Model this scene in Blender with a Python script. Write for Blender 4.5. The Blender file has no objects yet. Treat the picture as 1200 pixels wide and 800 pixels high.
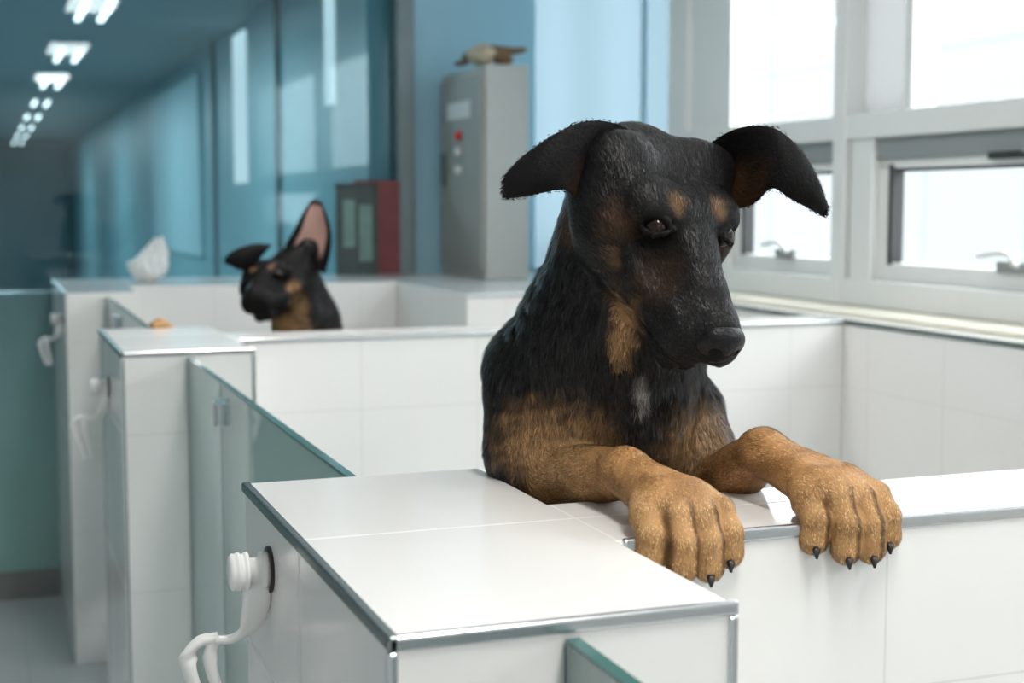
import bpy, bmesh, math, random
import numpy as np
from mathutils import Vector, Matrix
rng=np.random.default_rng(7); random.seed(7)
scene=bpy.context.scene
scene.view_settings.view_transform='Standard'
scene.view_settings.look='None'
scene.view_settings.exposure=0.0
COL=scene.collection
TOP=1.30
# ------------------------------------------------------------------ materials
def newmat(name):
    m=bpy.data.materials.new(name); m.use_nodes=True
    nt=m.node_tree; nt.nodes.clear()
    out=nt.nodes.new('ShaderNodeOutputMaterial')
    return m,nt,out
def pmat(name,color,rough=0.5,metal=0.0,var=0.06,scale=12.0,bump=0.0,spec=0.5,coat=0.0,emis=None,es=0.0):
    m,nt,out=newmat(name)
    p=nt.nodes.new('ShaderNodeBsdfPrincipled'); nt.links.new(p.outputs[0],out.inputs[0])
    p.inputs['Roughness'].default_value=rough; p.inputs['Metallic'].default_value=metal
    p.inputs['Specular IOR Level'].default_value=spec; p.inputs['Coat Weight'].default_value=coat
    tc=nt.nodes.new('ShaderNodeTexCoord')
    n=nt.nodes.new('ShaderNodeTexNoise'); n.inputs['Scale'].default_value=scale; n.inputs['Detail'].default_value=4
    nt.links.new(tc.outputs['Object'],n.inputs['Vector'])
    mx=nt.nodes.new('ShaderNodeMix'); mx.data_type='RGBA'
    c=np.array(color[:3])
    mx.inputs[6].default_value=(*(c*(1-var)),1); mx.inputs[7].default_value=(*np.clip(c*(1+var),0,1),1)
    nt.links.new(n.outputs[0],mx.inputs[0]); nt.links.new(mx.outputs[2],p.inputs['Base Color'])
    if bump>0:
        b=nt.nodes.new('ShaderNodeBump'); b.inputs['Strength'].default_value=bump; b.inputs['Distance'].default_value=0.002
        nt.links.new(n.outputs[0],b.inputs['Height']); nt.links.new(b.outputs[0],p.inputs['Normal'])
    if emis:
        p.inputs['Emission Color'].default_value=(*emis,1); p.inputs['Emission Strength'].default_value=es
    return m
def tilemat(name,color,grout,offs,pers,rough=0.16,width=0.0035):
    """glazed tile: joints along world x / y / z at given offsets and periods"""
    m,nt,out=newmat(name)
    N=nt.nodes; L=nt.links
    p=N.new('ShaderNodeBsdfPrincipled'); L.new(p.outputs[0],out.inputs[0])
    g=N.new('ShaderNodeNewGeometry'); s=N.new('ShaderNodeSeparateXYZ'); L.new(g.outputs['Position'],s.inputs[0])
    nrm=N.new('ShaderNodeSeparateXYZ'); L.new(g.outputs['Normal'],nrm.inputs[0])
    def mth(op,a,b=None):
        n=N.new('ShaderNodeMath'); n.operation=op
        for i,v in enumerate((a,b)):
            if v is None: continue
            if isinstance(v,(int,float)): n.inputs[i].default_value=v
            else: L.new(v,n.inputs[i])
        return n.outputs[0]
    tot=None
    for ax in range(3):
        q=mth('SUBTRACT',s.outputs[ax],offs[ax]-pers[ax]/2-50*pers[ax])
        q=mth('MODULO',q,pers[ax]); q=mth('SUBTRACT',q,pers[ax]/2); q=mth('ABSOLUTE',q)
        q=mth('LESS_THAN',q,width/2*(1.5 if ax==1 else .8))
        nn=mth('ABSOLUTE',nrm.outputs[ax]); ok=mth('LESS_THAN',nn,0.5); q=mth('MULTIPLY',q,ok)
        tot=q if tot is None else mth('MAXIMUM',tot,q)
    no=N.new('ShaderNodeTexNoise'); no.inputs['Scale'].default_value=5; no.inputs['Detail'].default_value=3
    L.new(g.outputs['Position'],no.inputs['Vector'])
    a=N.new('ShaderNodeMix'); a.data_type='RGBA'; c=np.array(color)
    a.inputs[6].default_value=(*(c*0.965),1); a.inputs[7].default_value=(*c,1); L.new(no.outputs[0],a.inputs[0])
    b=N.new('ShaderNodeMix'); b.data_type='RGBA'; L.new(tot,b.inputs[0]); L.new(a.outputs[2],b.inputs[6]); b.inputs[7].default_value=(*grout,1)
    L.new(b.outputs[2],p.inputs['Base Color'])
    r=mth('MULTIPLY',tot,0.5); r=mth('ADD',r,rough); L.new(r,p.inputs['Roughness'])
    n2=N.new('ShaderNodeTexNoise'); n2.inputs['Scale'].default_value=9; n2.inputs['Detail'].default_value=1; L.new(g.outputs['Position'],n2.inputs['Vector'])
    hh=mth('SUBTRACT',n2.outputs[0],tot)
    bp=N.new('ShaderNodeBump'); bp.inputs['Strength'].default_value=0.10; bp.inputs['Distance'].default_value=0.003; L.new(hh,bp.inputs['Height']); L.new(bp.outputs[0],p.inputs['Normal'])
    return m
def glassmat(name,tint,refl=0.12,diff=0.0,dcol=(.6,.75,.72),rough=0.02,fk=.8):
    m,nt,out=newmat(name); N=nt.nodes; L=nt.links
    t=N.new('ShaderNodeBsdfTransparent'); t.inputs[0].default_value=(*tint,1)
    gl=N.new('ShaderNodeBsdfGlossy'); gl.inputs['Roughness'].default_value=rough; gl.inputs[0].default_value=(.9,.97,.97,1)
    lw=N.new('ShaderNodeLayerWeight'); lw.inputs[0].default_value=0.25
    mm=N.new('ShaderNodeMath'); mm.operation='MULTIPLY_ADD'; L.new(lw.outputs['Fresnel'],mm.inputs[0]); mm.inputs[1].default_value=fk; mm.inputs[2].default_value=refl
    a=N.new('ShaderNodeMixShader'); L.new(mm.outputs[0],a.inputs[0]); L.new(t.outputs[0],a.inputs[1]); L.new(gl.outputs[0],a.inputs[2])
    if diff>0:
        d=N.new('ShaderNodeBsdfDiffuse'); d.inputs[0].default_value=(*dcol,1)
        b=N.new('ShaderNodeMixShader'); b.inputs[0].default_value=diff; L.new(a.outputs[0],b.inputs[1]); L.new(d.outputs[0],b.inputs[2]); L.new(b.outputs[0],out.inputs[0])
    else: L.new(a.outputs[0],out.inputs[0])
    return m
def translmat(name,col,k=.6,lo=.93,hi=1.04):
    m,nt,out=newmat(name); N=nt.nodes; L=nt.links
    t=N.new('ShaderNodeBsdfTranslucent'); t.inputs[0].default_value=(*col,1)
    d=N.new('ShaderNodeBsdfDiffuse'); d.inputs[0].default_value=(*col,1)
    tc=N.new('ShaderNodeTexCoord'); n=N.new('ShaderNodeTexWave'); n.wave_type='BANDS'; n.bands_direction='Y'; n.inputs['Scale'].default_value=.45; n.inputs['Distortion'].default_value=.6
    L.new(tc.outputs['Object'],n.inputs['Vector'])
    mx=N.new('ShaderNodeMix'); mx.data_type='RGBA'; mx.inputs[6].default_value=(*(np.array(col)*lo),1); mx.inputs[7].default_value=(*np.clip(np.array(col)*hi,0,1),1); L.new(n.outputs[0],mx.inputs[0])
    L.new(mx.outputs[2],t.inputs[0]); L.new(mx.outputs[2],d.inputs[0])
    s=N.new('ShaderNodeMixShader'); s.inputs[0].default_value=k; L.new(d.outputs[0],s.inputs[1]); L.new(t.outputs[0],s.inputs[2]); L.new(s.outputs[0],out.inputs[0]); return m
def gradmat(name,stops,rough=.3):
    m,nt,out=newmat(name); N=nt.nodes; L=nt.links
    p=N.new('ShaderNodeBsdfPrincipled'); L.new(p.outputs[0],out.inputs[0]); p.inputs['Roughness'].default_value=rough
    tc=N.new('ShaderNodeTexCoord'); s=N.new('ShaderNodeSeparateXYZ'); L.new(tc.outputs['Object'],s.inputs[0])
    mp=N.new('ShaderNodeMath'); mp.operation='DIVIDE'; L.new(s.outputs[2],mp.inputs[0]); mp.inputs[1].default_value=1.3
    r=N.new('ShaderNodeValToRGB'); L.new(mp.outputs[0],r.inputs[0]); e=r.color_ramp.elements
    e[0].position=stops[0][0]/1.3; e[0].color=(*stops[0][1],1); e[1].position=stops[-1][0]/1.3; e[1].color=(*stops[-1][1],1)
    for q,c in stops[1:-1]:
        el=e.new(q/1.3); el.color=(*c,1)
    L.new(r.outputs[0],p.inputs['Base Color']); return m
M={}
M['tile']=tilemat('white_glazed_tile',(.84,.825,.80),(.69,.675,.65),(.81,1.27,.80),(.283,.31,.33))
M['floor']=tilemat('floor_tile',(.62,.64,.64),(.4,.41,.41),(.1,.1,.1),(.45,.45,.45),rough=.25,width=.005)
M['facade']=tilemat('pale_exterior_cladding',(.160,.163,.165),(.150,.153,.155),(.1,.1,.1),(1.2,1.2,.9),rough=.7,width=.05)
M['ledge']=pmat('ledge_stone',(.80,.77,.64),.3,var=.05)
M['chrome']=pmat('brushed_metal_trim',(.62,.64,.65),.22,1.0,var=.08,scale=40)
M['dkmetal']=pmat('dark_metal_and_reflection',(.16,.19,.19),.25,.8,var=.1)  # on the left edge strips, a chrome reflection put into the colour
M['white']=pmat('white_window_frame',(.70,.71,.70),.4,var=.02)
M['frame2']=pmat('grey_sash_frame',(.25,.265,.265),.4,var=.03)
M['dark']=pmat('black_rubber',(.02,.02,.02),.5)
M['plastic']=pmat('white_plastic',(.85,.85,.83),.28,var=.02)
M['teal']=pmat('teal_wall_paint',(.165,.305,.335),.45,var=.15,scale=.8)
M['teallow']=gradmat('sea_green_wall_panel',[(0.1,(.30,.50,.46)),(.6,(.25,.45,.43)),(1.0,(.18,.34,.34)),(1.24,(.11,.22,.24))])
M['blue']=pmat('blue_wall_paint',(.34,.55,.64),.5,var=.05,scale=2)
M['mutedblue']=pmat('muted_blue_reflection',(.28,.43,.47),.5,var=.05,scale=2)
M['paleblue']=translmat('pale_blue_translucent_sheet',(.20,.28,.32),.5)
M['whitesheet']=translmat('white_translucent_sheet',(.26,.265,.265),.5,.99,1.0)
M['ceil']=pmat('ceiling_paint',(.8,.8,.8),.8)
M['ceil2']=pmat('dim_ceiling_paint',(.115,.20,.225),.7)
M['greywall']=pmat('light_grey_wall',(.6,.62,.63),.7)
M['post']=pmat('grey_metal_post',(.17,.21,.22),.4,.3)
M['cab']=pmat('grey_cabinet_enamel',(.45,.45,.42),.45,var=.04)
M['cabd']=pmat('grey_cabinet_door_enamel',(.36,.36,.335),.42,var=.04)
M['red']=pmat('red_lamp_plastic',(.6,.03,.04),.3,emis=(.8,.02,.03),es=.05)
M['glassd']=glassmat('green_door_glass',(.93,.97,.96),.17,.08,(.84,.91,.89))
M['glassw']=glassmat('window_glass',(.97,.985,.985),0.0,fk=.05)
M['glasst']=glassmat('teal_partition_glass',(.75,.89,.93),.012,fk=.35)
M['gedge']=pmat('glass_edge_green',(.06,.16,.15),.15,var=.2,spec=.8)
M['bone']=pmat('bone_ivory',(.60,.50,.36),.6,var=.3,scale=30)
M['horn']=pmat('brown_horn',(.20,.12,.06),.5,var=.4,scale=30)
M['binder_g']=pmat('dark_green_cover',(.035,.06,.055),.5,var=.35,scale=18)
M['binder_t']=pmat('teal_cover',(.14,.24,.22),.5,var=.3,scale=18)
M['binder_r']=pmat('dark_red_cover',(.19,.04,.045),.6,var=.2)
M['base']=pmat('grey_baseboard',(.25,.25,.24),.5)
M['eye']=pmat('dark_brown_eye',(.014,.007,.004),.12,var=.3,spec=.3)
M['nose']=pmat('black_nose_leather',(.004,.004,.005),.34,var=.4,scale=400,bump=.5,spec=.25)
M['claw']=pmat('black_claw',(.02,.017,.015),.3)
def emat(name,c,s):
    m,nt,out=newmat(name); e=nt.nodes.new('ShaderNodeEmission'); e.inputs[0].default_value=(*c,1); e.inputs[1].default_value=s
    nt.links.new(e.outputs[0],out.inputs[0]); return m
M['tube']=emat('fluorescent_tube',(1,.98,.96),4)
M['refl_strip']=emat('window_reflection_glow',(.80,.90,.93),.95)
# ------------------------------------------------------------------ helpers
def setp(o,parent):
    if parent is not None: o.parent=parent
def mkobj(name,me,parent=None,mat=None,smooth=False,bevel=0,label=None,cat=None,kind=None,group=None):
    o=bpy.data.objects.new(name,me); COL.objects.link(o)
    if mat: me.materials.append(mat)
    if smooth: me.polygons.foreach_set('use_smooth',[True]*len(me.polygons))
    if bevel:
        b=o.modifiers.new('b','BEVEL'); b.width=bevel; b.segments=3; b.limit_method='ANGLE'
    setp(o,parent)
    tag(o,label,cat,kind,group); return o
def tag(o,label=None,cat=None,kind=None,group=None):
    if label: o['label']=label
    if cat: o['category']=cat
    if kind: o['kind']=kind
    if group: o['group']=group
def empty(name,loc,label=None,cat=None,group=None,kind=None):
    e=bpy.data.objects.new(name,None); e.empty_display_size=.05; COL.objects.link(e)
    tag(e,label,cat,kind,group)
    e.location=(0,0,0); return e
def boxes(name,lst,mat,parent=None,bevel=0,**k):
    v=[];f=[]
    for (x0,x1,y0,y1,z0,z1) in lst:
        b=len(v)
        v+=[(x0,y0,z0),(x1,y0,z0),(x1,y1,z0),(x0,y1,z0),(x0,y0,z1),(x1,y0,z1),(x1,y1,z1),(x0,y1,z1)]
        f+=[tuple(b+i for i in q) for q in ((0,3,2,1),(4,5,6,7),(0,1,5,4),(1,2,6,5),(2,3,7,6),(3,0,4,7))]
    me=bpy.data.meshes.new(name); me.from_pydata(v,[],f); me.update()
    return mkobj(name,me,parent,mat,bevel=bevel,**k)
def prism(name,pts,z0,z1,mat,parent=None,bevel=0,**k):
    n=len(pts); v=[(x,y,z0) for x,y in pts]+[(x,y,z1) for x,y in pts]
    f=[tuple(range(n-1,-1,-1)),tuple(range(n,2*n))]+[(i,(i+1)%n,n+(i+1)%n,n+i) for i in range(n)]
    me=bpy.data.meshes.new(name); me.from_pydata(v,[],f); me.update()
    return mkobj(name,me,parent,mat,bevel=bevel,**k)
def tubemesh(pts,rad,n=12,closed=False,flat=1.0):
    P=[Vector(p) for p in pts]; R=[rad]*len(P) if isinstance(rad,(int,float)) else rad
    v=[];f=[];ref=Vector((.13,.21,.97))
    m=len(P)
    for i,p in enumerate(P):
        a=P[(i-1)%m] if (closed or i>0) else p; b=P[(i+1)%m] if (closed or i<m-1) else p
        t=(b-a).normalized(); s=t.cross(ref).normalized(); u=s.cross(t)
        for j in range(n):
            an=2*math.pi*j/n; v.append(p+(s*math.cos(an)+u*math.sin(an)*flat)*R[i])
    for i in range(m if closed else m-1):
        for j in range(n):
            f.append((i*n+j,i*n+(j+1)%n,((i+1)%m)*n+(j+1)%n,((i+1)%m)*n+j))
    if not closed: f+=[tuple(range(n-1,-1,-1)),tuple(range((m-1)*n,m*n))]
    return v,f
def tube(name,pts,rad,mat,parent=None,n=12,closed=False,flat=1.0,**k):
    v,f=tubemesh(pts,rad,n,closed,flat)
    me=bpy.data.meshes.new(name); me.from_pydata([tuple(a) for a in v],[],f); me.update()
    bm=bmesh.new(); bm.from_mesh(me); bmesh.ops.recalc_face_normals(bm,faces=bm.faces); bm.to_mesh(me); bm.free()
    return mkobj(name,me,parent,mat,smooth=True,**k)
def spl(pts,n=8):
    P=[np.array(p,float) for p in pts]; P=[2*P[0]-P[1]]+P+[2*P[-1]-P[-2]]; o=[]
    for i in range(1,len(P)-2):
        for t in np.linspace(0,1,n,endpoint=False):
            a,b,c,d=P[i-1:i+3]; o.append(.5*((2*b)+(-a+c)*t+(2*a-5*b+4*c-d)*t*t+(-a+3*b-3*c+d)*t**3))
    o.append(P[-2]); return o
# ------------------------------------------------------------------ SDF sculpting
def C(a,b,ra,rb,k=14,comb=None,tag=''):
    a=np.array(a,float); b=np.array(b,float)
    if comb is None: comb=(b-a)/(np.linalg.norm(b-a)+1e-6)
    return dict(t='c',a=a,b=b,ra=ra,rb=rb,k=k,comb=np.array(comb,float),tag=tag)
def E(c,r,ax=None,k=14,comb=(0,0,-1),tag=''):
    return dict(t='e',c=np.array(c,float),r=np.array(r,float),ax=np.eye(3) if ax is None else np.array(ax,float),k=k,comb=np.array(comb,float),tag=tag)
def sd(p,X,Y,Z):
    if p['t']=='c':
        a=p['a'];ba=p['b']-a; q=ba.dot(ba)+1e-9
        x=X-a[0];y=Y-a[1];z=Z-a[2]
        t=np.clip((x*ba[0]+y*ba[1]+z*ba[2])/q,0,1)
        return np.sqrt((x-t*ba[0])**2+(y-t*ba[1])**2+(z-t*ba[2])**2)-(p['ra']+(p['rb']-p['ra'])*t)
    c=p['c'];A=p['ax'];r=p['r']; x=X-c[0];y=Y-c[1];z=Z-c[2]
    k0=0;k1=0
    for i in range(3):
        u=x*A[i][0]+y*A[i][1]+z*A[i][2]
        k0=k0+(u/r[i])**2; k1=k1+(u/r[i]**2)**2
    k0=np.sqrt(k0);k1=np.sqrt(k1)+1e-9
    return k0*(k0-1)/k1
def smin(a,b,k):
    h=np.maximum(k-np.abs(a-b),0)/k; return np.minimum(a,b)-h*h*k*.25
def bounds(p):
    if p['t']=='c':
        r=max(p['ra'],p['rb']); return np.minimum(p['a'],p['b'])-r,np.maximum(p['a'],p['b'])+r
    r=p['r'].max(); return p['c']-r,p['c']+r
def evalall(prims,carves,P):
    X,Y,Z=P[:,0],P[:,1],P[:,2]; D=np.full(len(P),60.0); late=[p for p in prims if p['tag']=='lid']
    for p in prims:
        if p['tag']!='lid': D=smin(D,sd(p,X,Y,Z),p['k'])
    for p in carves: D=-smin(-D,sd(p,X,Y,Z),p['k'])
    for p in late: D=smin(D,sd(p,X,Y,Z),p['k'])
    return D
def march(prims,start,d,maxd=200):
    """distance along d from start to the surface"""
    d=np.array(d,float); d/=np.linalg.norm(d); t=np.arange(0,maxd,1.0)
    D=evalall(prims,[],np.array(start)[None]+t[:,None]*d[None]); i=np.argmax(D<0)
    return np.array(start)+d*t[i]
def surfnet(prims,carves,h):
    lo=np.min([bounds(p)[0] for p in prims],0)-3*h; hi=np.max([bounds(p)[1] for p in prims],0)+3*h
    n=np.ceil((hi-lo)/h).astype(int)+1
    V=np.full(n,60.0,np.float32)
    ax=[(lo[i]+h*np.arange(n[i])).astype(np.float32) for i in range(3)]
    for pl,neg in (([p for p in prims if p['tag']!='lid'],0),(carves,1),([p for p in prims if p['tag']=='lid'],0)):
        for p in pl:
            b0,b1=bounds(p); mg=p['k']*1.2+3*h
            i0=np.maximum(((b0-mg-lo)/h).astype(int),0); i1=np.minimum(((b1+mg-lo)/h).astype(int)+2,n)
            sl=tuple(slice(i0[i],i1[i]) for i in range(3))
            d=sd(p,ax[0][sl[0]][:,None,None],ax[1][sl[1]][None,:,None],ax[2][sl[2]][None,None,:])
            V[sl]= -smin(-V[sl],d,p['k']) if neg else smin(V[sl],d,p['k'])
    ins=V<0
    c=np.zeros(n-1,np.int8)
    for dx in (0,1):
        for dy in (0,1):
            for dz in (0,1):
                c+=ins[dx:n[0]-1+dx,dy:n[1]-1+dy,dz:n[2]-1+dz]
    act=(c>0)&(c<8); I=np.argwhere(act); idx=np.full(act.shape,-1,np.int64); idx[act]=np.arange(len(I))
    cor=[(dx,dy,dz) for dx in (0,1) for dy in (0,1) for dz in (0,1)]
    val=[V[I[:,0]+a,I[:,1]+b,I[:,2]+d] for a,b,d in cor]
    acc=np.zeros((len(I),3));cnt=np.zeros(len(I))
    for i in range(8):
        for j in range(i+1,8):
            if sum(abs(a-b) for a,b in zip(cor[i],cor[j]))!=1: continue
            m=(val[i]<0)!=(val[j]<0); t=np.where(m,val[i]/(val[i]-val[j]+1e-12),0)
            p=np.array(cor[i])+t[:,None]*(np.array(cor[j])-np.array(cor[i])); acc+=np.where(m[:,None],p,0); cnt+=m
    P=(I+acc/cnt[:,None])*h+lo
    F=[]
    for a in range(3):
        b,cx=(a+1)%3,(a+2)%3
        s0=[slice(1,-1)]*3; s1=[slice(1,-1)]*3; s0[a]=slice(0,-1); s1[a]=slice(1,None)
        A=ins[tuple(s0)];B=ins[tuple(s1)]
        K=np.argwhere(A!=B); off=np.array([1,1,1]); off[a]=0
        inn=A[K[:,0],K[:,1],K[:,2]]; K=K+off
        def cell(db,dc):
            Q=K.copy(); Q[:,b]-=db; Q[:,cx]-=dc; return idx[Q[:,0],Q[:,1],Q[:,2]]
        q=np.stack([cell(1,1),cell(0,1),cell(0,0),cell(1,0)],1)
        q[~inn]=q[~inn][:,::-1]; F.append(q)
    F=np.concatenate(F)
    for it in range(2):
        D,G=grad(prims,carves,P); P=P-G*np.clip(D,-h*.8,h*.8)[:,None]
    D,G=grad(prims,carves,P)
    return P,F,G
def grad(prims,carves,P):
    D=evalall(prims,carves,P); G=np.zeros_like(P)
    for i in range(3):
        e=np.zeros(3);e[i]=.8
        G[:,i]=(evalall(prims,carves,P+e)-evalall(prims,carves,P-e))/1.6
    G/= (np.linalg.norm(G,axis=1,keepdims=True)+1e-9); return D,G
def noise3(P,wl,seed,n=10):
    r=np.random.default_rng(seed); o=np.zeros(len(P))
    for i in range(n):
        k=r.normal(size=3); k*=2*math.pi/(wl*(.6+.9*r.random()))/np.linalg.norm(k); o+=np.sin(P@k+r.random()*6.28)
    return o/math.sqrt(n)
def sst(a,b,x):
    t=np.clip((x-a)/(b-a),0,1); return t*t*(3-2*t)
def vmat(name,rough,spec,fur):
    m,nt,out=newmat(name); N=nt.nodes; L=nt.links
    p=N.new('ShaderNodeBsdfPrincipled'); L.new(p.outputs[0],out.inputs[0]); p.inputs['Roughness'].default_value=rough; p.inputs['Specular IOR Level'].default_value=spec
    a=N.new('ShaderNodeAttribute'); a.attribute_name='col'; L.new(a.outputs['Color'],p.inputs['Base Color'])
    if fur:
        b=N.new('ShaderNodeAttribute'); b.attribute_name='fn'
        v=N.new('ShaderNodeVectorTransform'); v.vector_type='NORMAL'; v.convert_from='OBJECT'; v.convert_to='WORLD'
        L.new(b.outputs['Vector'],v.inputs[0]); L.new(v.outputs[0],p.inputs['Normal'])
    else:
        tc=N.new('ShaderNodeTexCoord'); n=N.new('ShaderNodeTexNoise'); n.inputs['Scale'].default_value=260; L.new(tc.outputs['Object'],n.inputs['Vector'])
        bp=N.new('ShaderNodeBump'); bp.inputs['Strength'].default_value=.5; bp.inputs['Distance'].default_value=.002; L.new(n.outputs[0],bp.inputs['Height']); L.new(bp.outputs[0],p.inputs['Normal'])
    return m
M['skin']=vmat('dog_coat_base',.6,.12,False); M['fur']=vmat('dog_fur',.38,.28,True)
def mesh_np(name,P,F,cols=None,fn=None):
    me=bpy.data.meshes.new(name); P=np.asarray(P,np.float32); nf=len(F); k=F.shape[1]
    me.vertices.add(len(P)); me.vertices.foreach_set('co',P.ravel())
    me.loops.add(nf*k); me.loops.foreach_set('vertex_index',F.astype(np.int32).ravel())
    me.polygons.add(nf); me.polygons.foreach_set('loop_start',(np.arange(nf)*k).astype(np.int32))
    try: me.polygons.foreach_set('loop_total',np.full(nf,k,np.int32))
    except Exception: pass
    me.update(calc_edges=True)
    if cols is not None:
        at=me.color_attributes.new('col','FLOAT_COLOR','POINT'); c=np.ones((len(P),4),np.float32); c[:,:3]=cols; at.data.foreach_set('color',c.ravel())
    if fn is not None:
        at=me.attributes.new('fn','FLOAT_VECTOR','POINT'); at.data.foreach_set('vector',fn.astype(np.float32).ravel())
    me.polygons.foreach_set('use_smooth',np.ones(nf,bool))
    return me
def earsheet(rows,th,ns=34,nt_=20):
    cols=[np.array(spl([r[i] for r in rows],max(2,ns//(len(rows)-1)))) for i in range(3)]
    n=len(cols[0]); t=np.linspace(0,1,nt_)
    S=np.zeros((n,nt_,3))
    for j,tt in enumerate(t):
        S[:,j]=cols[0]*(2*(tt-.5)*(tt-1))+cols[1]*(-4*tt*(tt-1))+cols[2]*(2*tt*(tt-.5))
    ds=np.gradient(S,axis=0);dt=np.gradient(S,axis=1); N=np.cross(ds,dt); N/=np.linalg.norm(N,axis=2,keepdims=True)+1e-9
    s=np.linspace(0,1,n)[:,None]; w=np.sqrt(np.clip(1-(2*t[None,:]-1)**4,0,1))*np.sqrt(np.clip(1-s**6,0,1))*(1+1.6*np.clip(1-s*2.5,0,1))
    P=[];F=[];G=[];cb=[];inn=[];sv=[]
    for sg in (1,-1):
        b=sum(len(a) for a in P); P.append((S+N*(sg*th*w)[...,None]).reshape(-1,3)); G.append((N*sg).reshape(-1,3)); cb.append((ds/np.linalg.norm(ds,axis=2,keepdims=True)).reshape(-1,3))
        inn.append(np.tile(t,n)); sv.append(np.repeat(s.ravel(),nt_))
        i,j=np.meshgrid(np.arange(n-1),np.arange(nt_-1),indexing='ij'); a=(i*nt_+j).ravel()+b
        q=np.stack([a,a+nt_,a+nt_+1,a+1],1); F.append(q if sg>0 else q[:,::-1])
    return np.concatenate(P),np.concatenate(F),np.concatenate(G),np.concatenate(cb),np.concatenate(inn),np.concatenate(sv)
def animal(name,prims,carves,ears,colfn,lenfn,h,unit,loc,rotz,nblades,bw,zmin,label,cat):
    P,F,G=surfnet(prims,carves,h)
    def weights(dec):
        cmb=np.zeros_like(P); W=np.zeros(len(P)); tg={}
        for p in prims:
            d=sd(p,P[:,0],P[:,1],P[:,2]); w=np.exp(-np.clip(d,-5,600)/dec)+1e-12; cmb+=w[:,None]*p['comb']; W+=w
            tg[p['tag']]=tg.get(p['tag'],0)+w
        for t in tg: tg[t]=tg[t]/W
        return cmb/W[:,None],tg
    comb,tags=weights(10*h/3); _,tl=weights(28*h/3)
    nb=len(P); inner=np.zeros(nb); es=np.full(nb,-1.0)
    for e in ears:
        p,f,g,c,i_,s_=earsheet(*e); F=np.concatenate([F,f+len(P)]); P=np.concatenate([P,p]);G=np.concatenate([G,g]);comb=np.concatenate([comb,c]); inner=np.concatenate([inner,i_]); es=np.concatenate([es,s_])
    for tt in (tags,tl):
        for t in tt: tt[t]=np.concatenate([tt[t],np.zeros(len(P)-nb)])
    calm=np.clip(sum(tags.get(t,0) for t in ('head','muzzle','cheek','jaw','lid'))+.6*(tags.get('leg',0)+tags.get('toe',0))+(es>=0)*1.0,0,1)
    cols=colfn(P,G,tags,inner,es)
    me=mesh_np(name,P*unit,F,cols*.8)
    o=mkobj(name,me,None,M['skin'],label=label,cat=cat); o.location=loc; o.rotation_euler=(0,0,rotz)
    L=lenfn(P,G,tl,inner,es); ok=np.where((P[:,2]>zmin)&(L>0.5))[0]
    id_=ok[rng.integers(0,len(ok),nblades)]; cm=calm[id_][:,None]
    n=G[id_]; r1=rng.normal(size=(nblades,3)); tj=r1-(r1*n).sum(1)[:,None]*n
    root=P[id_]+tj*h*.45-n*.6
    cb=comb[id_]; cb=cb-(cb*n).sum(1)[:,None]*n; cb/=np.linalg.norm(cb,axis=1,keepdims=True)+1e-6
    r2=rng.normal(size=(nblades,3)); r2-= (r2*n).sum(1)[:,None]*n
    clump=np.stack([noise3(P[id_],18,s,6) for s in (1,2,3)],1)*(1-.75*cm)
    cb=cb+.18*r2*(1-.3*cm)+.22*clump; cb-= (cb*n).sum(1)[:,None]*n; cb/=np.linalg.norm(cb,axis=1,keepdims=True)+1e-6
    l=(L[id_]*(.7+.6*rng.random(nblades)))[:,None]
    side=np.cross(cb,n); side/=np.linalg.norm(side,axis=1,keepdims=True)+1e-6
    w=bw*(.7+.6*rng.random(nblades))[:,None]*(1-.2*cm)
    lift=(.17+.07*np.clip(noise3(P[id_],20,9,6),-1,1.5))[:,None]*(1-.35*cm)
    mid=root+cb*l*.5+n*l*lift; tip=root+cb*l*.98+n*l*lift*1.05
    V=np.stack([root-side*w,root+side*w,mid-side*w*.75,mid+side*w*.75,tip],1).reshape(-1,3)
    b=np.arange(nblades)*5
    T=np.concatenate([np.stack([b,b+1,b+3],1),np.stack([b,b+3,b+2],1),np.stack([b+2,b+3,b+4],1)])
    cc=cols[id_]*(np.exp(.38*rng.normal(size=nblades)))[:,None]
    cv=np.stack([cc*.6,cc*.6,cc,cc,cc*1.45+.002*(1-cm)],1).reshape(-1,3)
    fn=n+.32*side*rng.normal(size=(nblades,1))*(1-.40*cm)+.22*cb*rng.normal(size=(nblades,1))*(1-.40*cm)+.18*clump; fn/=np.linalg.norm(fn,axis=1,keepdims=True)
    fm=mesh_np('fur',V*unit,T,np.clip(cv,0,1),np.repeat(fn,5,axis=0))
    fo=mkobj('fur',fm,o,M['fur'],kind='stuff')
    return o
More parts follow.
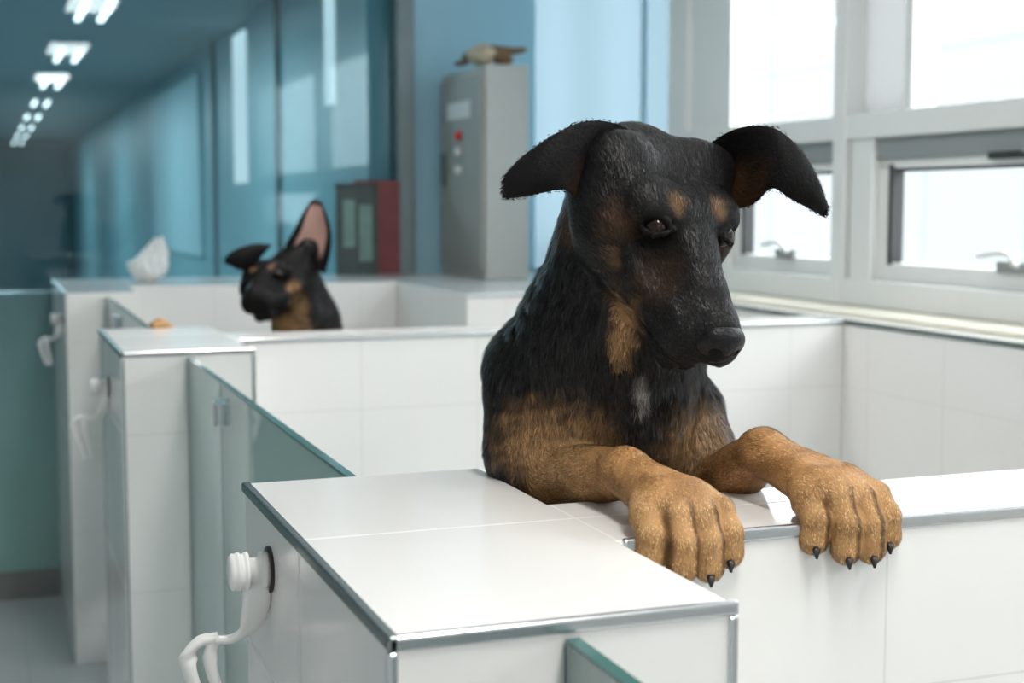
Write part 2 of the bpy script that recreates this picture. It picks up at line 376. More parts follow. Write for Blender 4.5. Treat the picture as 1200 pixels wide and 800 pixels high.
def head(O,f,r,s,mz=1.0,fat=1.0):
    f=np.array(f,float);f/=np.linalg.norm(f); r=np.array(r,float); r-=r.dot(f)*f; r/=np.linalg.norm(r); n=np.cross(f,r)
    O=np.array(O,float); H=lambda a,b,c:O+s*(a*r+(b if b<80 else 80+(b-80)*mz)*f+c*n)
    A=[r,f,n]; back=-f
    P=[E(H(0,-8,-20),np.array((99,84,56))*s,A,k=20*s,comb=back,tag='head'),
       C(H(0,55,12),H(0,145,1),38*s,31*s*fat,14*s,back,'muzzle'),
       C(H(0,145,1),H(0,197,1),31*s*fat,30*s*fat,8*s,back,'muzzle'),
       C(H(0,-60,-40),H(0,30,-50),62*s,55*s,20*s,back,'head')]
    for g in (1,-1):
        P+=[E(H(g*38,42,25),np.array((40,34,26))*s,A,k=18*s,comb=back,tag='head'),
            E(H(g*60,-26,10),np.array((38,42,34))*s,A,k=30*s,comb=back,tag='head'),
            E(H(g*70,16,-24),np.array((37,56,42))*s,A,k=18*s,comb=back,tag='cheek'),
            C(H(g*52,30,-50),H(g*34,95,-44),40*s,32*s,20*s,back,'cheek'),
            C(H(g*27,92,-20),H(g*21,188,-16),36*s*fat,28*s*fat,12*s,back,'muzzle'),
            C(H(g*34,114,-38),H(g*22,194,-26),26*s*fat,22*s*fat,10*s,back,'muzzle'),
            C(H(g*20,40,-74),H(g*11,180,-64),30*s,17*s*fat,6*s,back,'jaw')]
    P0=list(P)
    Cv=[];eyes=[]
    for g in (1,-1):
        hs=march(P0,H(g*120,112,12),-g*r); Cv.append(E(hs+g*r*11*s,np.array((17,40,24))*s,A,k=22*s))
        w=np.array((.66*g,.38,.65));w/=np.linalg.norm(w)
        w3=w[0]*r+w[1]*f+w[2]*n
        sp=march(P0,H(g*53,73,28)+w3*90*s,-w3); ec=sp-w3*9.5*s; eyes.append(ec)
        u=np.array((-.15*g,-.80,.55)); u3=u[0]*r+u[1]*f+u[2]*n; u3-=u3.dot(w3)*w3;u3/=np.linalg.norm(u3); v3=np.cross(w3,u3)
        Q=lambda a,b,c: ec+s*(a*v3+b*u3+c*w3)
        for up,hh in ((1,9.5),(-1,9.0)):
            p=[Q(-19,-1,5.5),Q(-11,up*hh*.78,9.6),Q(0,up*(hh+1.5),10.8),Q(11,up*hh*.78,9.6),Q(19,-1,5.5)]
            for a,b in zip(p,p[1:]): P.append(C(a,b,3.2*s,3.2*s,3*s,back,'lid'))
        Cv.append(E(ec+w3*1*s,np.array((16,16,16))*s,A,k=4*s))
        mp=[march(P0,H(g*130,a,b),-g*r) for a,b in ((78,-56),(98,-62),(125,-62),(152,-57),(178,-50),(200,-43))]+[H(0,226,-37)]
        for i,(a,b) in enumerate(zip(mp,mp[1:])): Cv.append(C(a,b,(3.5+.5*min(i,4))*s,(4+.5*min(i,4))*s,4*s))
    return P,Cv,H,A,eyes
def smallsdf(name,prims,carves,h,unit,mat,parent):
    P,F,G=surfnet(prims,carves,h); me=mesh_np(name,P*unit,F); return mkobj(name,me,parent,mat)
def add_face(o,H,A,s,unit,eyes):
    for c in eyes:
        smallsdf('eye',[E(c,np.array((14,14,14))*s,A,k=1)],[],1.4*s,unit,M['eye'],o)
    pr=[E(H(0,208,12),np.array((27,17,18))*s,A,k=8*s),E(H(0,214,-2),np.array((19,12,19))*s,A,k=8*s)]
    pr+=[E(H(g*17,208,3),np.array((14,13,14))*s,A,k=6*s) for g in (1,-1)]
    cv=[C(H(g*12,227,6),H(g*17,210,4),6*s,5*s,3*s) for g in (1,-1)]+[C(H(g*17,218,1),H(g*33,204,-4),2.6*s,2.6*s,2*s) for g in (1,-1)]+[C(H(0,229,-4),H(0,220,-32),2*s,2*s,3*s)]
    smallsdf('nose',pr,cv,1.3*s,unit,M['nose'],o)
# ------------------------------------------------------------------ main dog
U=1.5/1700
yaw=math.radians(20)
rotz=-yaw
loc1=(1.5*math.sin(yaw),1.5*math.cos(yaw),1.6)
def pt(u,v,q):
    m=1+q*.000588; return ((u-600)*m,q,(240-v)*m)
hp,hc,H1,A1,eyes1=head((173,0,12),(.25,-.56,-.79),(.85,.52,-.10),1.0)
dn=(0,.0,-1)
P1=[C((146,50,5),(128,125,-170),80,110,30,(-.2,.3,-1),'neck'),
    C((118,125,-180),(125,185,-420),116,148,30,dn,'chest'),
    C((125,185,-420),(130,300,-800),148,112,30,dn,'body'),
    C((130,300,-800),(130,330,-900),112,105,30,dn,'body'),
    C((36,150,-215),(34,118,-310),74,66,20,dn,'shoulder'),
    C((215,150,-270),(228,118,-335),58,58,20,dn,'shoulder'),
    E((150,70,-250),(62,60,80),k=30,comb=dn,tag='chest'),
    C((150,10,-70),(145,60,-190),50,60,30,dn,'throat'),
    C((140,40,38),pt(710,188,28),30,13,26,(-1,0,.2),'head'),
    C((226,58,42),pt(868,192,66),28,13,26,(1,0,.2),'head')]+hp
legs=[((34,118,-310),(45,92,-342),(126,-100,-298),(168,-196,-310)),((230,120,-335),(243,105,-368),(290,-40,-286),(345,-132,-307))]
P1+=[C(legs[0][0],legs[0][1],64,52,20,dn,'upper'),C(legs[1][0],legs[1][1],56,46,20,dn,'upper')]
pw=np.array((.94,.34,0)); claws=[]; pawinfo=[]
for (a,b,c,d),rr in ((legs[0],(46,28)),(legs[1],(42,28))):
    P1.append(C(b,c,rr[0],rr[1],18,None,'leg'))
    c=np.array(c,float);d=np.array(d,float)
    dr=(d-c);dr[2]=0;dr/=np.linalg.norm(dr); pawinfo.append((d,dr))
    for g in (-1,1): P1.append(C(c+pw*g*3,d+pw*g*18,23,24,14,dr+np.array((0,0,-.2)),'leg'))
    P1.append(E(d+dr*9+np.array((0,0,-1)),(49,37,24),[pw,dr,(0,0,1)],k=12,comb=dr,tag='leg'))
    for o_,l_,zz in ((-41,-9,-46),(-14,4,-57),(14,4,-58),(41,-8,-48)):
        b0=d+pw*o_*.8+dr*3+np.array((0,0,-1)); kn=d+pw*o_+dr*(31+l_)+np.array((0,0,-10))
        m2=d+pw*o_*1.06+dr*(47+l_)+np.array((0,0,zz*.55-2)); tp=d+pw*o_*1.10+dr*(46+l_)+np.array((0,0,zz-2))
        P1+=[C(b0,kn,16.5,17.8,6,(dr[0],dr[1],-.4),'toe'),C(kn,m2,17,15.6,4,(0,-.3,-1),'toe'),C(m2,tp,15.6,16.4,3.5,(0,-.3,-1),'toe')]
        claws.append((tp+np.array((0,-12,-6)),tp+np.array((0,-18,-10)),tp+np.array((0,-19,-17))))
    P1.append(E(d+np.array((0,8,-24)),(36,26,12),k=8,comb=dr,tag='toe'))
for x in (75,190):
    sx=-1 if x<130 else 1
    P1+=[C((x,320,-910),(x+sx*18,225,-1120),84,50,24,dn,'body'),C((x+sx*18,225,-1120),(x+sx*18,345,-1330),48,26,16,dn,'hind'),
         C((x+sx*18,345,-1330),(x+sx*18,300,-1490),25,24,12,dn,'hind'),C((x+sx*18,300,-1496),(x+sx*18,225,-1504),26,24,12,(0,-1,0),'hind')]
P1+=[C((130,400,-900),(132,500,-1100),30,26,20,dn,'tail'),C((132,500,-1100),(134,540,-1320),26,12,12,dn,'tail')]
earL=[(pt(756,166,25),pt(742,196,30),pt(722,244,10)),(pt(720,146,-10),pt(708,186,-2),pt(686,240,-26)),(pt(682,144,-46),pt(674,180,-50),pt(662,223,-58)),(pt(645,161,-54),pt(640,193,-66),pt(636,226,-60)),(pt(612,184,-54),pt(609,209,-62),pt(610,231,-56)),(pt(591,206,-52),pt(590,221,-56),pt(593,233,-54))]
earR=[(pt(820,176,70),pt(832,206,80),pt(846,248,60)),(pt(858,153,28),pt(868,190,36),pt(880,240,24)),(pt(900,150,-2),pt(904,184,-6),pt(903,221,-4)),(pt(932,172,-6),pt(928,202,-14),pt(923,232,-4)),(pt(954,204,0),pt(949,223,-7),pt(944,243,0)),(pt(969,241,2),pt(967,247,0),pt(963,253,2))]
BLACK=np.array((.0072,.0066,.0068)); TAN=np.array((.54,.305,.135)); DTAN=np.array((.20,.09,.035))
def blob(P,c,r,nz,soft=.35):
    d=np.sqrt((((P-np.array(c))/np.array(r))**2).sum(1))+nz*.16; return 1-sst(1-soft,1+soft,d)
def col1(P,G,T,inner,es):
    nz=noise3(P,22,5); n2=noise3(P,60,8)
    c=np.tile(BLACK,(len(P),1)); c*= (1+.25*n2)[:,None]
    def mix(c,m,col): return c*(1-m)[:,None]+np.array(col)*m[:,None]
    body=(es<0)
    m=np.clip(T['leg']+T['toe'],0,1); m=sst(.35,.75,m+.06*nz)
    c=mix(c,m,TAN*np.array((.92,.84,.75)))
    c=mix(c,sst(.3,.8,T['toe']),TAN*1.06)
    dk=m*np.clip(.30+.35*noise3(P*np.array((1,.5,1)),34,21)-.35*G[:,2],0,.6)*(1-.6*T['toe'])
    c=mix(c,dk,TAN*np.array((.42,.34,.28)))  # darker brown by noise, with shading of down-facing sides painted in
    for ce,r,a,cl in (((54,40,-288),(60,130,46),.85,TAN*.75),((224,50,-287),(42,110,42),.7,TAN*.6),
                   ((131,-30,-148),(13,90,32),.85,TAN*.85),((114,-10,-62),(10,60,14),.45,TAN*.6),((122,-20,-104),(9,70,26),.2,DTAN),
                   ((66,40,-20),(14,60,26),.3,DTAN)):
        c=mix(c,blob(P,ce,r,nz*1.3,.75)*a*body,cl)
    for g,e in zip((1,-1),eyes1):
        q=H1(g*29,58,50); c=mix(c,blob(P,q,(9,14,10),nz*1.2,.8)*.5*body,TAN*.5)
        q=H1(g*50,118,0); c=mix(c,blob(P,q,(28,30,34),nz,.7)*.10*body,DTAN)
        q=H1(g*76,50,0); c=mix(c,blob(P,q,(20,20,22),nz,.7)*.22*body,DTAN)
        c=mix(c,blob(P,e,(22,22,22),nz*.2,.25)*body,(.005,.004,.004))
    c=mix(c,blob(P,(153,20,-218),(9,60,20),nz*1.5,.7)*.6*body,(.40,.38,.35))
    c=mix(c,T['hind'],TAN)
    for d,dr in pawinfo:
        rel=P-d; a=rel@pw; fw=rel@dr
        sc=1+.09*np.clip(-rel[:,2]/50,0,1)
        line=np.min([np.abs(a-o*sc) for o in (-27.5,0,27.5)],0)
        m=(1-sst(1,6,line))*sst(24,50,fw-rel[:,2]*.6)*(np.linalg.norm(rel,axis=1)<110)
        c=mix(c,m*.75,DTAN*.25)  # shade of the toe grooves painted into the coat colour
    m=(~body)*sst(.46,.12,es+.05*nz)*sst(.35,.7,inner)*(G[:,1]<0.1); c=mix(c,m*.4,DTAN*.7)
    return np.clip(c,0,1)
def len1(P,G,T,inner,es):
    L=11+8*np.clip(T['neck']+T['chest']+T['body']+T['throat']+T.get('tail',0),0,1)-4*T['head']-6.5*T['muzzle']-6.5*T['toe']-5*T['leg']-5*T['jaw']-1*T['cheek']
    L=np.maximum(L,3.6); L=np.where(es>=0,3.4,L); q=np.minimum(*[np.linalg.norm(P-e,axis=1) for e in eyes1])
    L=np.where(q<21,0,L); L=np.where((q<32),np.minimum(L,3.5),L)
    L=np.where(np.linalg.norm(P-H1(0,212,5),axis=1)<26,0,L)
    return L
dog=animal('dog',P1,hc,[(earL,2.0),(earR,2.0)],col1,len1,3.0,U,loc1,rotz,360000,.46,-520,
    'large black and tan shepherd puppy, front paws over tiled wall','dog')
add_face(dog,H1,A1,1.0,U,eyes1)
for a,m_,b in claws:
    v,f=tubemesh([tuple(a*U),tuple(m_*U),tuple(b*U)],[4.6*U,4.0*U,1.4*U],8)
    me=bpy.data.meshes.new('claw'); me.from_pydata([tuple(x) for x in v],[],f); mkobj('claw',me,dog,M['claw'],smooth=True)
# ------------------------------------------------------------------ second dog
U2=3.8/1700
loc2=(.7536,3.77,1.399)
S2=.39
hp2,hc2,H2,A2,eyes2=head((-20,0,8),(-.14,-.93,-.32),(.96,-.18,.18),S2,.78,1.15)
P2=[C((0,14,4),(14,28,-50),33,38,14,(0,0,-1),'neck'),C((14,28,-50),(20,40,-140),38,46,14,(0,0,-1),'chest'),C((20,40,-140),(30,80,-330),46,38,14,(0,0,-1),'body'),
    C((0,20,-72),(-50,-30,-86),18,13,8,None,'leg'),C((-50,-30,-86),(-108,-84,-66),13,10,6,None,'leg'),C((-108,-84,-66),(-128,-106,-42),10,8,4,None,'leg'),
    C((4,8,20),(20,8,36),22,15,10,(0,0,1),'head')]
for o_ in (-9,-3,3,9):
    P2.append(C((-126+o_*.3,-104-o_*.7,-41),(-134+o_*.3,-112-o_*.9,-41.5),4.4,3.6,1.5,None,'leg'))
P2.append(C((42,24,-66),(50,0,-90),18,13,8,None,'leg'))
for x in (8,52):
    P2+=[C((x,80,-340),(x,60,-410),26,16,10,(0,0,-1),'hind'),C((x,60,-410),(x,92,-470),15,9,8,(0,0,-1),'hind'),C((x,92,-470),(x,84,-506),9,8,6,(0,0,-1),'hind'),C((x,84,-506),(x,62,-508),8,7,6,(0,0,-1),'hind')]
P2+=hp2
e2L=[((-20,-10,44),(-34,-14,32),(-48,-16,10)),((-36,-18,45),(-44,-26,33),(-51,-22,14)),((-50,-22,42),(-55,-29,31),(-57,-24,16)),((-63,-24,36),(-64,-28,28),(-62,-26,19)),((-71,-24,29),(-71,-25,25),(-69,-26,22))]
e2R=[((-8,-8,20),(18,6,18),(42,-6,10)),((-3,-10,44),(24,8,42),(49,-10,36)),((6,-8,60),(30,6,62),(50,-8,57)),((15,-4,78),(31,3,80),(45,-4,76)),((25,0,94),(32,1,95),(38,0,92))]
def col2(P,G,T,inner,es):
    nz=noise3(P,12,5); c=np.tile(BLACK*1.1,(len(P),1)); body=es<0
    def mix(c,m,col): return c*(1-m)[:,None]+np.array(col)*m[:,None]
    c=mix(c,sst(.4,.7,T['leg']),TAN)
    for ce,r,a,cl in (((-6,0,-50),(26,40,10),.75,TAN*.8),((12,-10,-30),(9,30,14),.5,TAN*.8),((8,-30,-4),(7,20,6),.4,TAN*1.1)):
        c=mix(c,blob(P,ce,r,nz,.7)*a*body,cl)
    for g in (1,-1): c=mix(c,blob(P,H2(g*30,64,52),(4,5,4),nz,.8)*.4*body,TAN)
    ear=(P[:,0]>-8)&(es>=0)&(G[:,1]<0.2); c=mix(c,ear*(np.abs(inner-.5)<.36)*sst(.97,.85,es)*sst(.1,.25,es)*.9,(.52,.32,.27))
    return np.clip(c,0,1)
def len2(P,G,T,inner,es):
    return np.where(es>=0,1.6,np.maximum(4+3*np.clip(T['neck']+T['chest'],0,1)-2*T['muzzle']-1.5*T['leg'],1.8))
dog2=animal('dog',P2,hc2,[(e2L,2.0,24,12),(e2R,1.6,24,18)],col2,len2,2.0,U2,loc2,rotz,36000,.32,-90,
    'smaller black and tan shepherd puppy, one pink-lined ear standing up','dog')
add_face(dog2,H2,A2,S2,U2,eyes2)
# ------------------------------------------------------------------ kennel partitions
def latch(parent,x,y,z):
    l=bpy.data.objects.new('latch',None); COL.objects.link(l); l.parent=parent; l['label']='white plastic latch with a hanging pull loop'
    tube('mounting_ring',[(x+.001,y,z),(x-.003,y,z)],.023,M['dark'],l,24)
    kx=[0,.009,.0095,.020,.0205,.024,.0245,.028,.0285,.032,.0325,.036,.039]; kr=[.018,.018,.013,.013,.019,.019,.0175,.0175,.019,.019,.0175,.0185,.016]
    tube('knob',[(x-.002-a,y,z) for a in kx],kr,M['plastic'],l,28)
    n_=33; tube('arm',spl([(x-.014,y,z-.008),(x-.014,y+.004,z-.035),(x-.020,y+.012,z-.060),(x-.036,y+.018,z-.072),(x-.054,y+.020,z-.072)],8),list(np.linspace(.015,.011,n_)),M['plastic'],l,12,flat=.4)
    lp=spl([(x-.050,y+.020,z-.070),(x-.070,y+.020,z-.073),(x-.080,y+.020,z-.092),(x-.068,y+.020,z-.135),(x-.056,y+.020,z-.165)],8)
    tube('hook',lp,.0095,M['plastic'],l,10,flat=.6)
    tube('hook',spl([(x-.054,y+.020,z-.072),(x-.058,y+.022,z-.095),(x-.050,y+.024,z-.130),(x-.044,y+.024,z-.165)],8),.0075,M['plastic'],l,10,flat=.6)
    return l
PX0,PX1=.258,.527
def partition(Y0,label,xr=2.1):
    r=empty('kennel_partition',(0,0,0),label,'partition')
    y1,y2,y3=Y0+.212,Y0+.386,Y0+.602
    prism('tiled_body',[(PX0,Y0),(PX1,Y0),(PX1,y1),(xr,y1),(xr,y2),(PX1,y2),(PX1,y3),(PX0,y3)],0,TOP,M['tile'],r,bevel=.004)
    e=.0035;w=.010
    boxes('edge_trim',[(PX0-e,PX0+w*.6,Y0-e,y3,TOP-w,TOP+e*.5)],M['dkmetal'],r,bevel=.003,label='polished metal edge strip, its dark reflection in the colour')
    boxes('edge_trim',[(PX0-e,PX1+e,Y0-e,Y0+w*.5,TOP-w,TOP+e*.4)],M['chrome'],r,bevel=.003,label='bright metal edge strip')
    boxes('edge_trim',[(PX1+e,xr,y1-e,y1+w*.6,TOP-w*1.1,TOP+e*.5)],M['chrome'],r,bevel=.003,label='bright metal edge strip')
    boxes('edge_trim',[(PX0-e,PX0+w*.5,Y0-e,Y0+w*.5,0,TOP-w)],M['chrome'],r,bevel=.003)
    boxes('edge_trim',[(PX1-w*.5,PX1+e,Y0-e,Y0+w*.5,0,TOP-w)],M['chrome'],r,bevel=.003)
    return r
p1=partition(.955,'white glazed tile kennel wall the big puppy leans on'); latch(p1,PX0,1.41,1.24)
p2=partition(3.03,'white glazed tile kennel wall beside the smaller dog'); latch(p2,PX0,3.38,1.19)
r=empty('kennel_partition',(0,0,0),'white glazed tile end wall of the kennel row','partition')
prism('tiled_body',[(PX0,5.15),(.50,5.15),(.50,5.5),(1.52,5.5),(1.52,6.145),(PX0,6.145)],0,TOP,M['tile'],r,bevel=.004)
boxes('edge_trim',[(PX0-.0035,PX0+.006,5.15,6.14,TOP-.01,TOP+.002)],M['chrome'],r,bevel=.003)
latch(r,PX0,5.35,1.20)
r=empty('kennel_plinth',(0,0,0),'white tiled box ledge carrying the grey electrical cabinet','ledge')
boxes('tiled_body',[(1.5205,2.345,4.62,6.145,0,TOP)],M['tile'],r,bevel=.004)
boxes('edge_trim',[(1.518,2.345,4.6165,4.626,TOP-.01,TOP+.002)],M['chrome'],r,bevel=.002)
r=empty('kennel_partition',(0,0,0),'white tiled kennel back wall running under the windows','partition')
boxes('tiled_body',[(2.1005,2.345,-.6,4.619,0,TOP)],M['tile'],r,bevel=.004)
boxes('edge_trim',[(2.097,2.106,-.6,4.61,TOP-.010,TOP+.0035)],M['dkmetal'],r,bevel=.002)
boxes('stone_ledge',[(2.19,2.345,-.6,4.615,TOP+.0005,TOP+.014)],M['ledge'],r,bevel=.003,label='cream stone sill strip')
# glass doors
def gdoor(y0,y1,ysplit,label):
    r=empty('glass_door',(0,0,0),label,'door'); z1=TOP-.017
    segs=[(y0+.004,y1-.004)] if ysplit is None else [(y0+.004,ysplit-.004),(ysplit+.004,y1-.004)]
    for a,b in segs:
        boxes('glass_pane',[(.388,.398,a,b,.28,z1)],M['glassd'],r)
        boxes('pane_edge',[(.3875,.3985,a,b,z1,z1+.004),(.3875,.3985,b,b+.003,.28,z1)],M['gedge'],r,label='dark green polished glass edge')
    if ysplit:
        for zz in (z1-.05,.45):
            boxes('hinge',[(.378,.388,ysplit-.045,ysplit+.045,zz-.02,zz+.02),(.372,.379,ysplit-.008,ysplit+.008,zz-.024,zz+.024)],M['chrome'],r,bevel=.002)
    return r
gdoor(-.6,.955,None,'frameless greenish glass kennel door beside the nearest wall block')
gdoor(1.557,3.03,2.58,'frameless greenish glass kennel door with metal hinges')
gdoor(3.632,5.15,4.7,'frameless greenish glass kennel door of the farther kennel')
# ------------------------------------------------------------------ room
S='structure'
boxes('floor',[(-1.5,2.6,-3,6.3,-.1,0)],M['floor'],kind=S)
boxes('floor',[(.53,2.1,-.6,5.5,0,.25)],M['floor'],kind=S)
boxes('ceiling',[(-1.5,2.6,-3,6.3,2.85,2.95)],M['ceil'],kind=S)
boxes('wall_left',[(-1.5,-1.4,-3,6.3,0,2.85)],M['greywall'],kind=S)
boxes('wall_back',[(-1.5,2.6,-3.1,-3,0,2.85)],M['greywall'],kind=S)
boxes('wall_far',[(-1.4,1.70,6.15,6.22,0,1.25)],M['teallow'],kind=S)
boxes('wall_far',[(1.775,2.35,6.15,6.22,0,2.85)],M['blue'],kind=S)
boxes('trim_1',[(1.70,1.775,6.11,6.24,1.3,2.85)],M['post'],kind=S,bevel=.004)
boxes('baseboard_far',[(-1.4,.25,6.13,6.15,0,.11)],M['base'],kind=S)
boxes('window_3',[(-1.4,1.70,6.18,6.19,1.25,2.85)],M['glasst'],kind=S)
WX=2.35
boxes('wall_right',[(WX,2.5,4.60,6.22,0,TOP+.015)],M['greywall'],kind=S)
me=bpy.data.meshes.new('window_7'); me.from_pydata([(WX+.01,4.7,TOP),(WX+.01,6.2,TOP),(WX+.01,6.2,2.85),(WX+.01,4.7,2.85)],[],[(0,1,2,3)])
mkobj('window_7',me,None,M['paleblue'],kind=S)
boxes('wall_right',[(WX,2.5,-3,4.60,0,TOP+.015)],M['greywall'],kind=S)
boxes('wall_right',[(WX,2.5,-3,4.60,2.65,2.85)],M['greywall'],kind=S)
boxes('wall_right',[(WX,2.5,-3,-.6,TOP+.015,2.65)],M['greywall'],kind=S)
boxes('wall_outside',[(7,7.3,-8,30,-1,3.6)],M['facade'],kind=S)
wins=[(3.60,4.60,4.30,3.60),(1.85,3.60,3.30,1.85),(-.6,1.85,1.70,-.6)]
for i,(y0,y1,gy1,gy0) in enumerate(wins):
    a,b=gy0+.05,gy1
    bl=3.475 if i==1 else b
    r=empty('window_%d'%(i+1 if i<2 else 4),(0,0,0),kind=S)
    zb,zm0,zm1,zt=1.315,1.785,1.855,2.65
    fr=[(WX-.03,WX+.06,y0,y1,zb,zb+.075),(WX-.03,WX+.06,y0,y1,zm0,zm1),(WX-.03,WX+.06,y0,y1,zt-.07,zt),
        (WX-.035,WX+.065,y0-.01,y0+.055,zb,zt)]
    if i==1:
        fr+=[(WX-.02,WX+.06,b,b+.035,zm0,zt),(WX-.02,WX+.06,bl,y1-.02,zb,zm0)]
        me=bpy.data.meshes.new('side_pane'); me.from_pydata([(WX+.03,b+.03,zm0),(WX+.03,y1,zm0),(WX+.03,y1,zt),(WX+.03,b+.03,zt)],[],[(0,1,2,3)])
        mkobj('side_pane',me,r,M['whitesheet'],label='narrow frosted white pane')
    else: fr.append((WX-.02,WX+.06,b,y1-.02,zb,zt))
    boxes('frame',fr,M['white'],r,bevel=.004)
    s=[(WX+.005,WX+.045,a+.01,bl,zb+.075,zb+.125),(WX+.005,WX+.045,a+.01,bl,1.70,1.725),(WX+.005,WX+.045,a+.01,a+.06,zb+.12,1.71),(WX+.005,WX+.045,bl-.05,bl,zb+.12,1.71)]
    boxes('sash',s,M['white'],r,bevel=.003)
    boxes('sash_track',[(WX-.005,WX+.05,a+.01,bl,1.725,1.785)],M['frame2'],r)
    boxes('sash_gasket',[(WX+.002,WX+.04,bl-.068,bl-.05,zb+.12,1.71),(WX+.012,WX+.04,a+.06,bl-.05,1.690,1.70)],M['dark'],r)
    boxes('glass_pane',[(WX+.02,WX+.026,a,bl,zb+.1,1.72),(WX+.02,WX+.026,a,b,zm1-.02,zt-.04)],M['glassw'],r)
    yh=(a+b)/2+.02 if i!=1 else 2.93
    boxes('sash_stay',[(WX-.012,WX+.012,yh-.06,yh+.06,1.712,1.73)],M['dark'],r)
    tube('window_handle',spl([(WX+.0,yh-.06,zb+.135),(WX-.022,yh-.06,zb+.145),(WX-.028,yh-.05,zb+.163),(WX-.03,yh-.01,zb+.168),(WX-.03,yh+.06,zb+.158)],6),.010,M['white'],r,8,flat=.7)
    boxes('handle_base',[(WX-.01,WX+.006,yh-.09,yh+.02,zb+.118,zb+.148)],M['frame2'],r,bevel=.004)
boxes('trim_2',[(WX-.03,WX+.06,4.60,4.74,TOP,2.85)],M['white'],kind=S,bevel=.003)
boxes('trim_3',[(WX-.012,WX,4.98,5.01,TOP,2.85)],M['blue'],kind=S)
# ------------------------------------------------------------------ added room behind the glass, in place of its reflections
boxes('floor',[(-1.4,1.6,6.3,30,-.1,0)],M['floor'],kind=S)
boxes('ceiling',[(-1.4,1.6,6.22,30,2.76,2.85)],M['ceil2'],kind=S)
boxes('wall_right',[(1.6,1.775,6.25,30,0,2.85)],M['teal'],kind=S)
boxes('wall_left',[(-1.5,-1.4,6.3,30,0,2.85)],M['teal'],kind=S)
boxes('wall_far',[(-1.4,1.6,30,30.1,0,2.85)],M['teal'],kind=S)
def refl_strip(n,y0,y1,z0,z1):  # window reflections in the glass, added as glowing strips; no real openings
    r=empty('window_%d'%n,(0,0,0),kind=S)
    boxes('pane',[(1.585,1.60,y0,y1,z0,z1)],M['refl_strip'],r)
refl_strip(5,6.85,7.02,2.08,2.75); refl_strip(6,9.3,9.75,1.74,2.70)
boxes('reflection_panel',[(1.57,1.6,11.3,14.5,1.2,2.6)],M['mutedblue'],kind=S)  # pale reflection in the glass, built as a coloured panel
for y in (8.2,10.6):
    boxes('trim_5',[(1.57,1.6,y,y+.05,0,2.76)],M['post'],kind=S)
for i in range(8):
    y=8.55+2.75*i
    r=empty('ceiling_light',(0,0,0),'twin-tube fluorescent ceiling light reflected in the glass','light',group='row of reflected ceiling lights')
    boxes('housing',[(.55,.76,y-.03,y+.93,2.735,2.76)],M['ceil2'],r)
    for x in (.57,.705):
        boxes('tube',[(x,x+.036,y,y+.86,2.72,2.735)],M['tube'],r,bevel=.006)
# ------------------------------------------------------------------ cabinet and things on the ledge
cx0,cx1,cy0,cy1,cz1=1.89,2.075,5.50,6.08,2.155
r=empty('electrical_cabinet',(0,0,0),'grey metal electrical cabinet standing on the tiled ledge','cabinet')
boxes('body',[(cx0,cx1,cy0,cy1,TOP+.001,cz1)],M['cab'],r,bevel=.006)
boxes('door',[(cx0-.014,cx0-.001,cy0+.02,cy1-.02,TOP+.04,cz1-.03)],M['cabd'],r,bevel=.004)
boxes('label_plate',[(cx0-.018,cx0-.014,cy0+.15,cy0+.45,1.955,2.025)],M['plastic'],r,bevel=.001)
yy=cy0+.28
tube('warning_lamp',[(cx0-.014,yy,1.885),(cx0-.030,yy,1.885),(cx0-.038,yy,1.885)],[.020,.020,.012],M['red'],r,16)
for z in (1.82,1.745): tube('switch_knob',[(cx0-.014,yy,z),(cx0-.036,yy,z)],.017,M['plastic'],r,16)
boxes('door_handle',[(cx0-.03,cx0-.014,cy1-.10,cy1-.07,1.68,1.82)],M['dkmetal'],r,bevel=.003)
r=empty('skull_ornament',(0,0,0),'small ivory and brown animal skull ornament on the cabinet','ornament')
def ell(name,c,rad,mat,parent,rot=0):
    bm=bmesh.new(); bmesh.ops.create_uvsphere(bm,u_segments=32,v_segments=20,radius=1)
    for v in bm.verts:
        k=1+.10*math.sin(4*v.co.x+1)+.08*math.sin(6*v.co.y+2*v.co.z)
        v.co=Vector((v.co.x*rad[0],v.co.y*rad[1],v.co.z*rad[2]))*k
    me=bpy.data.meshes.new(name); bm.to_mesh(me); bm.free(); me.transform(Matrix.Rotation(rot,4,'Y')); me.transform(Matrix.Translation(c)); return mkobj(name,me,parent,mat,smooth=True)
cz=cz1+.010
ell('cranium',(1.945,5.70,cz+.044),(.062,.08,.042),M['bone'],r)
ell('snout',(2.01,5.64,cz+.030),(.055,.04,.030),M['horn'],r,.2)
tube('horn',spl([(1.92,5.70,cz+.055),(1.90,5.76,cz+.04),(1.91,5.82,cz+.028),(1.90,5.90,cz+.026)],6),list(np.linspace(.026,.012,19)),M['horn'],r)
tube('horn',spl([(1.97,5.66,cz+.060),(2.01,5.63,cz+.058),(2.05,5.60,cz+.056),(2.09,5.57,cz+.060)],6),list(np.linspace(.024,.010,19)),M['horn'],r)
r=empty('display_board',(0,0,0),'dark green framed board leaning on the glass','board')
boxes('panel',[(1.425,1.575,6.05,6.07,TOP+.002,TOP+.375)],M['binder_g'],r,bevel=.002)
boxes('frame',[(1.41,1.425,6.045,6.075,TOP+.002,TOP+.39),(1.575,1.59,6.045,6.075,TOP+.002,TOP+.39),(1.41,1.59,6.045,6.075,TOP+.375,TOP+.39)],M['binder_g'],r,bevel=.002)
boxes('sticker',[(1.44,1.49,6.047,6.05,1.42,1.62),(1.51,1.565,6.047,6.05,1.36,1.60)],M['binder_t'],r)
r=empty('display_board',(0,0,0),'dull dark red board leaning on the glass','board')
boxes('panel',[(1.50,1.70,6.09,6.11,TOP+.002,TOP+.405)],M['binder_r'],r,bevel=.002)
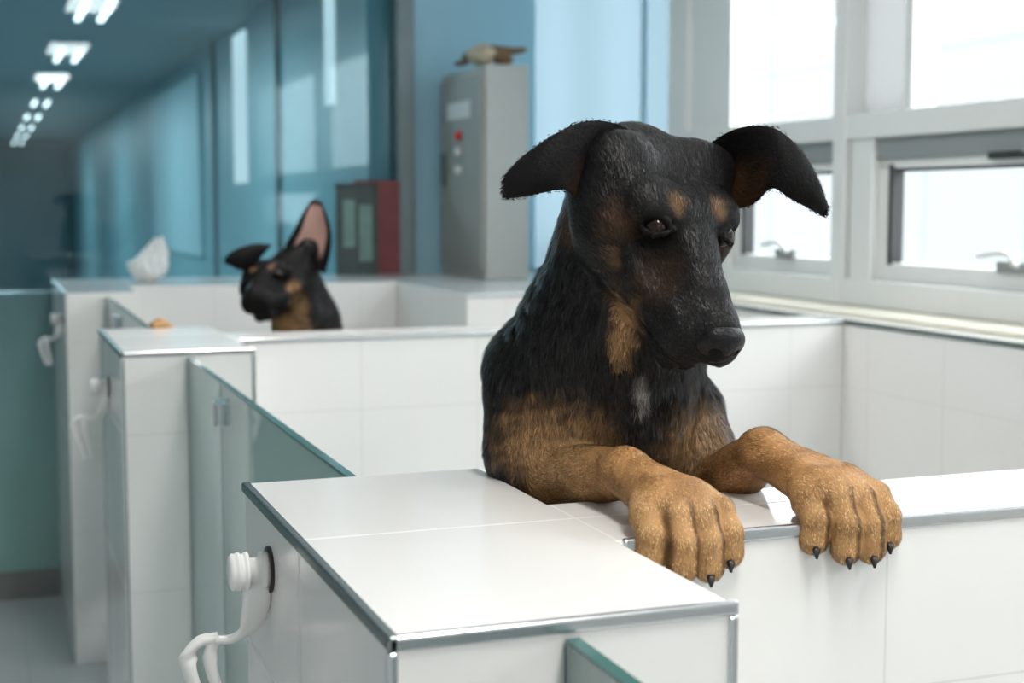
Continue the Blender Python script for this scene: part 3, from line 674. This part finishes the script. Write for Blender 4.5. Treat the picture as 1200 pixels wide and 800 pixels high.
# crumpled bag
bm=bmesh.new(); bmesh.ops.create_icosphere(bm,subdivisions=5,radius=1)
rb=np.random.default_rng(3); K=rb.normal(size=(14,3))*3.2; ph=rb.random(14)*6.28
for v in bm.verts:
    p=v.co.copy(); h=(p.z+1)/2
    f=.62+.11*sum(abs(math.sin(float(K[i]@np.array(p))+ph[i])) for i in range(9))/1.5
    wd=(.078*(1-h**2.2*.45))*f
    v.co=Vector((p.x*wd+.03*h*h,p.y*wd*.8,max(h,0.02)*.165*(1+.25*(p.x)*h)*(.6+.4*f)))
me=bpy.data.meshes.new('plastic_bag'); bm.to_mesh(me); bm.free()
o=mkobj('plastic_bag',me,None,M['plastic'],label='crumpled white plastic bag on the tiled end wall',cat='bag'); o.location=(.60,5.82,TOP-.002)
# ------------------------------------------------------------------ lights
w=bpy.data.worlds.new('w'); scene.world=w; w.use_nodes=True
bg=w.node_tree.nodes['Background']; bg.inputs[0].default_value=(.93,.97,1.0,1); bg.inputs[1].default_value=8.0
def area(name,loc,sx,sy,e,c=(1,1,1),rot=(0,0,0)):
    l=bpy.data.lights.new(name,'AREA'); l.shape='RECTANGLE'; l.size=sx; l.size_y=sy; l.energy=e; l.color=c
    o=bpy.data.objects.new(name,l); o.location=loc; o.rotation_euler=rot; COL.objects.link(o); return o
for i,(x,y) in enumerate(((.66,3.3),(.66,.55),(.66,-2.2))):
    r=empty('ceiling_light',(0,0,0),'twin-tube fluorescent ceiling light reflected in the glass','light',group='room ceiling lights')
    boxes('housing',[(x-.16,x+.16,y-.5,y+.5,2.80,2.85)],M['greywall'],r)
    area('lamp',(x,y,2.79),.28,.9,(20,22,42)[i],(1,.97,.93)).parent=r
for y in (8.3,12.5,18,24):
    area('lamp',(.0,y,2.70),.5,1.5,80,(.90,.97,1))  # fill lights added to brighten the teal walls, apart from the tubes
# ------------------------------------------------------------------ camera
cam=bpy.data.cameras.new('camera'); co=bpy.data.objects.new('camera',cam); COL.objects.link(co)
co.location=(0,0,1.6); co.rotation_euler=(math.radians(90-5.38),0,-yaw)
cam.lens=51
cam.sensor_width=36; cam.sensor_fit='HORIZONTAL'; cam.clip_start=.02
cam.dof.use_dof=True; cam.dof.focus_distance=1.46; cam.dof.aperture_fstop=5.6
scene.camera=co
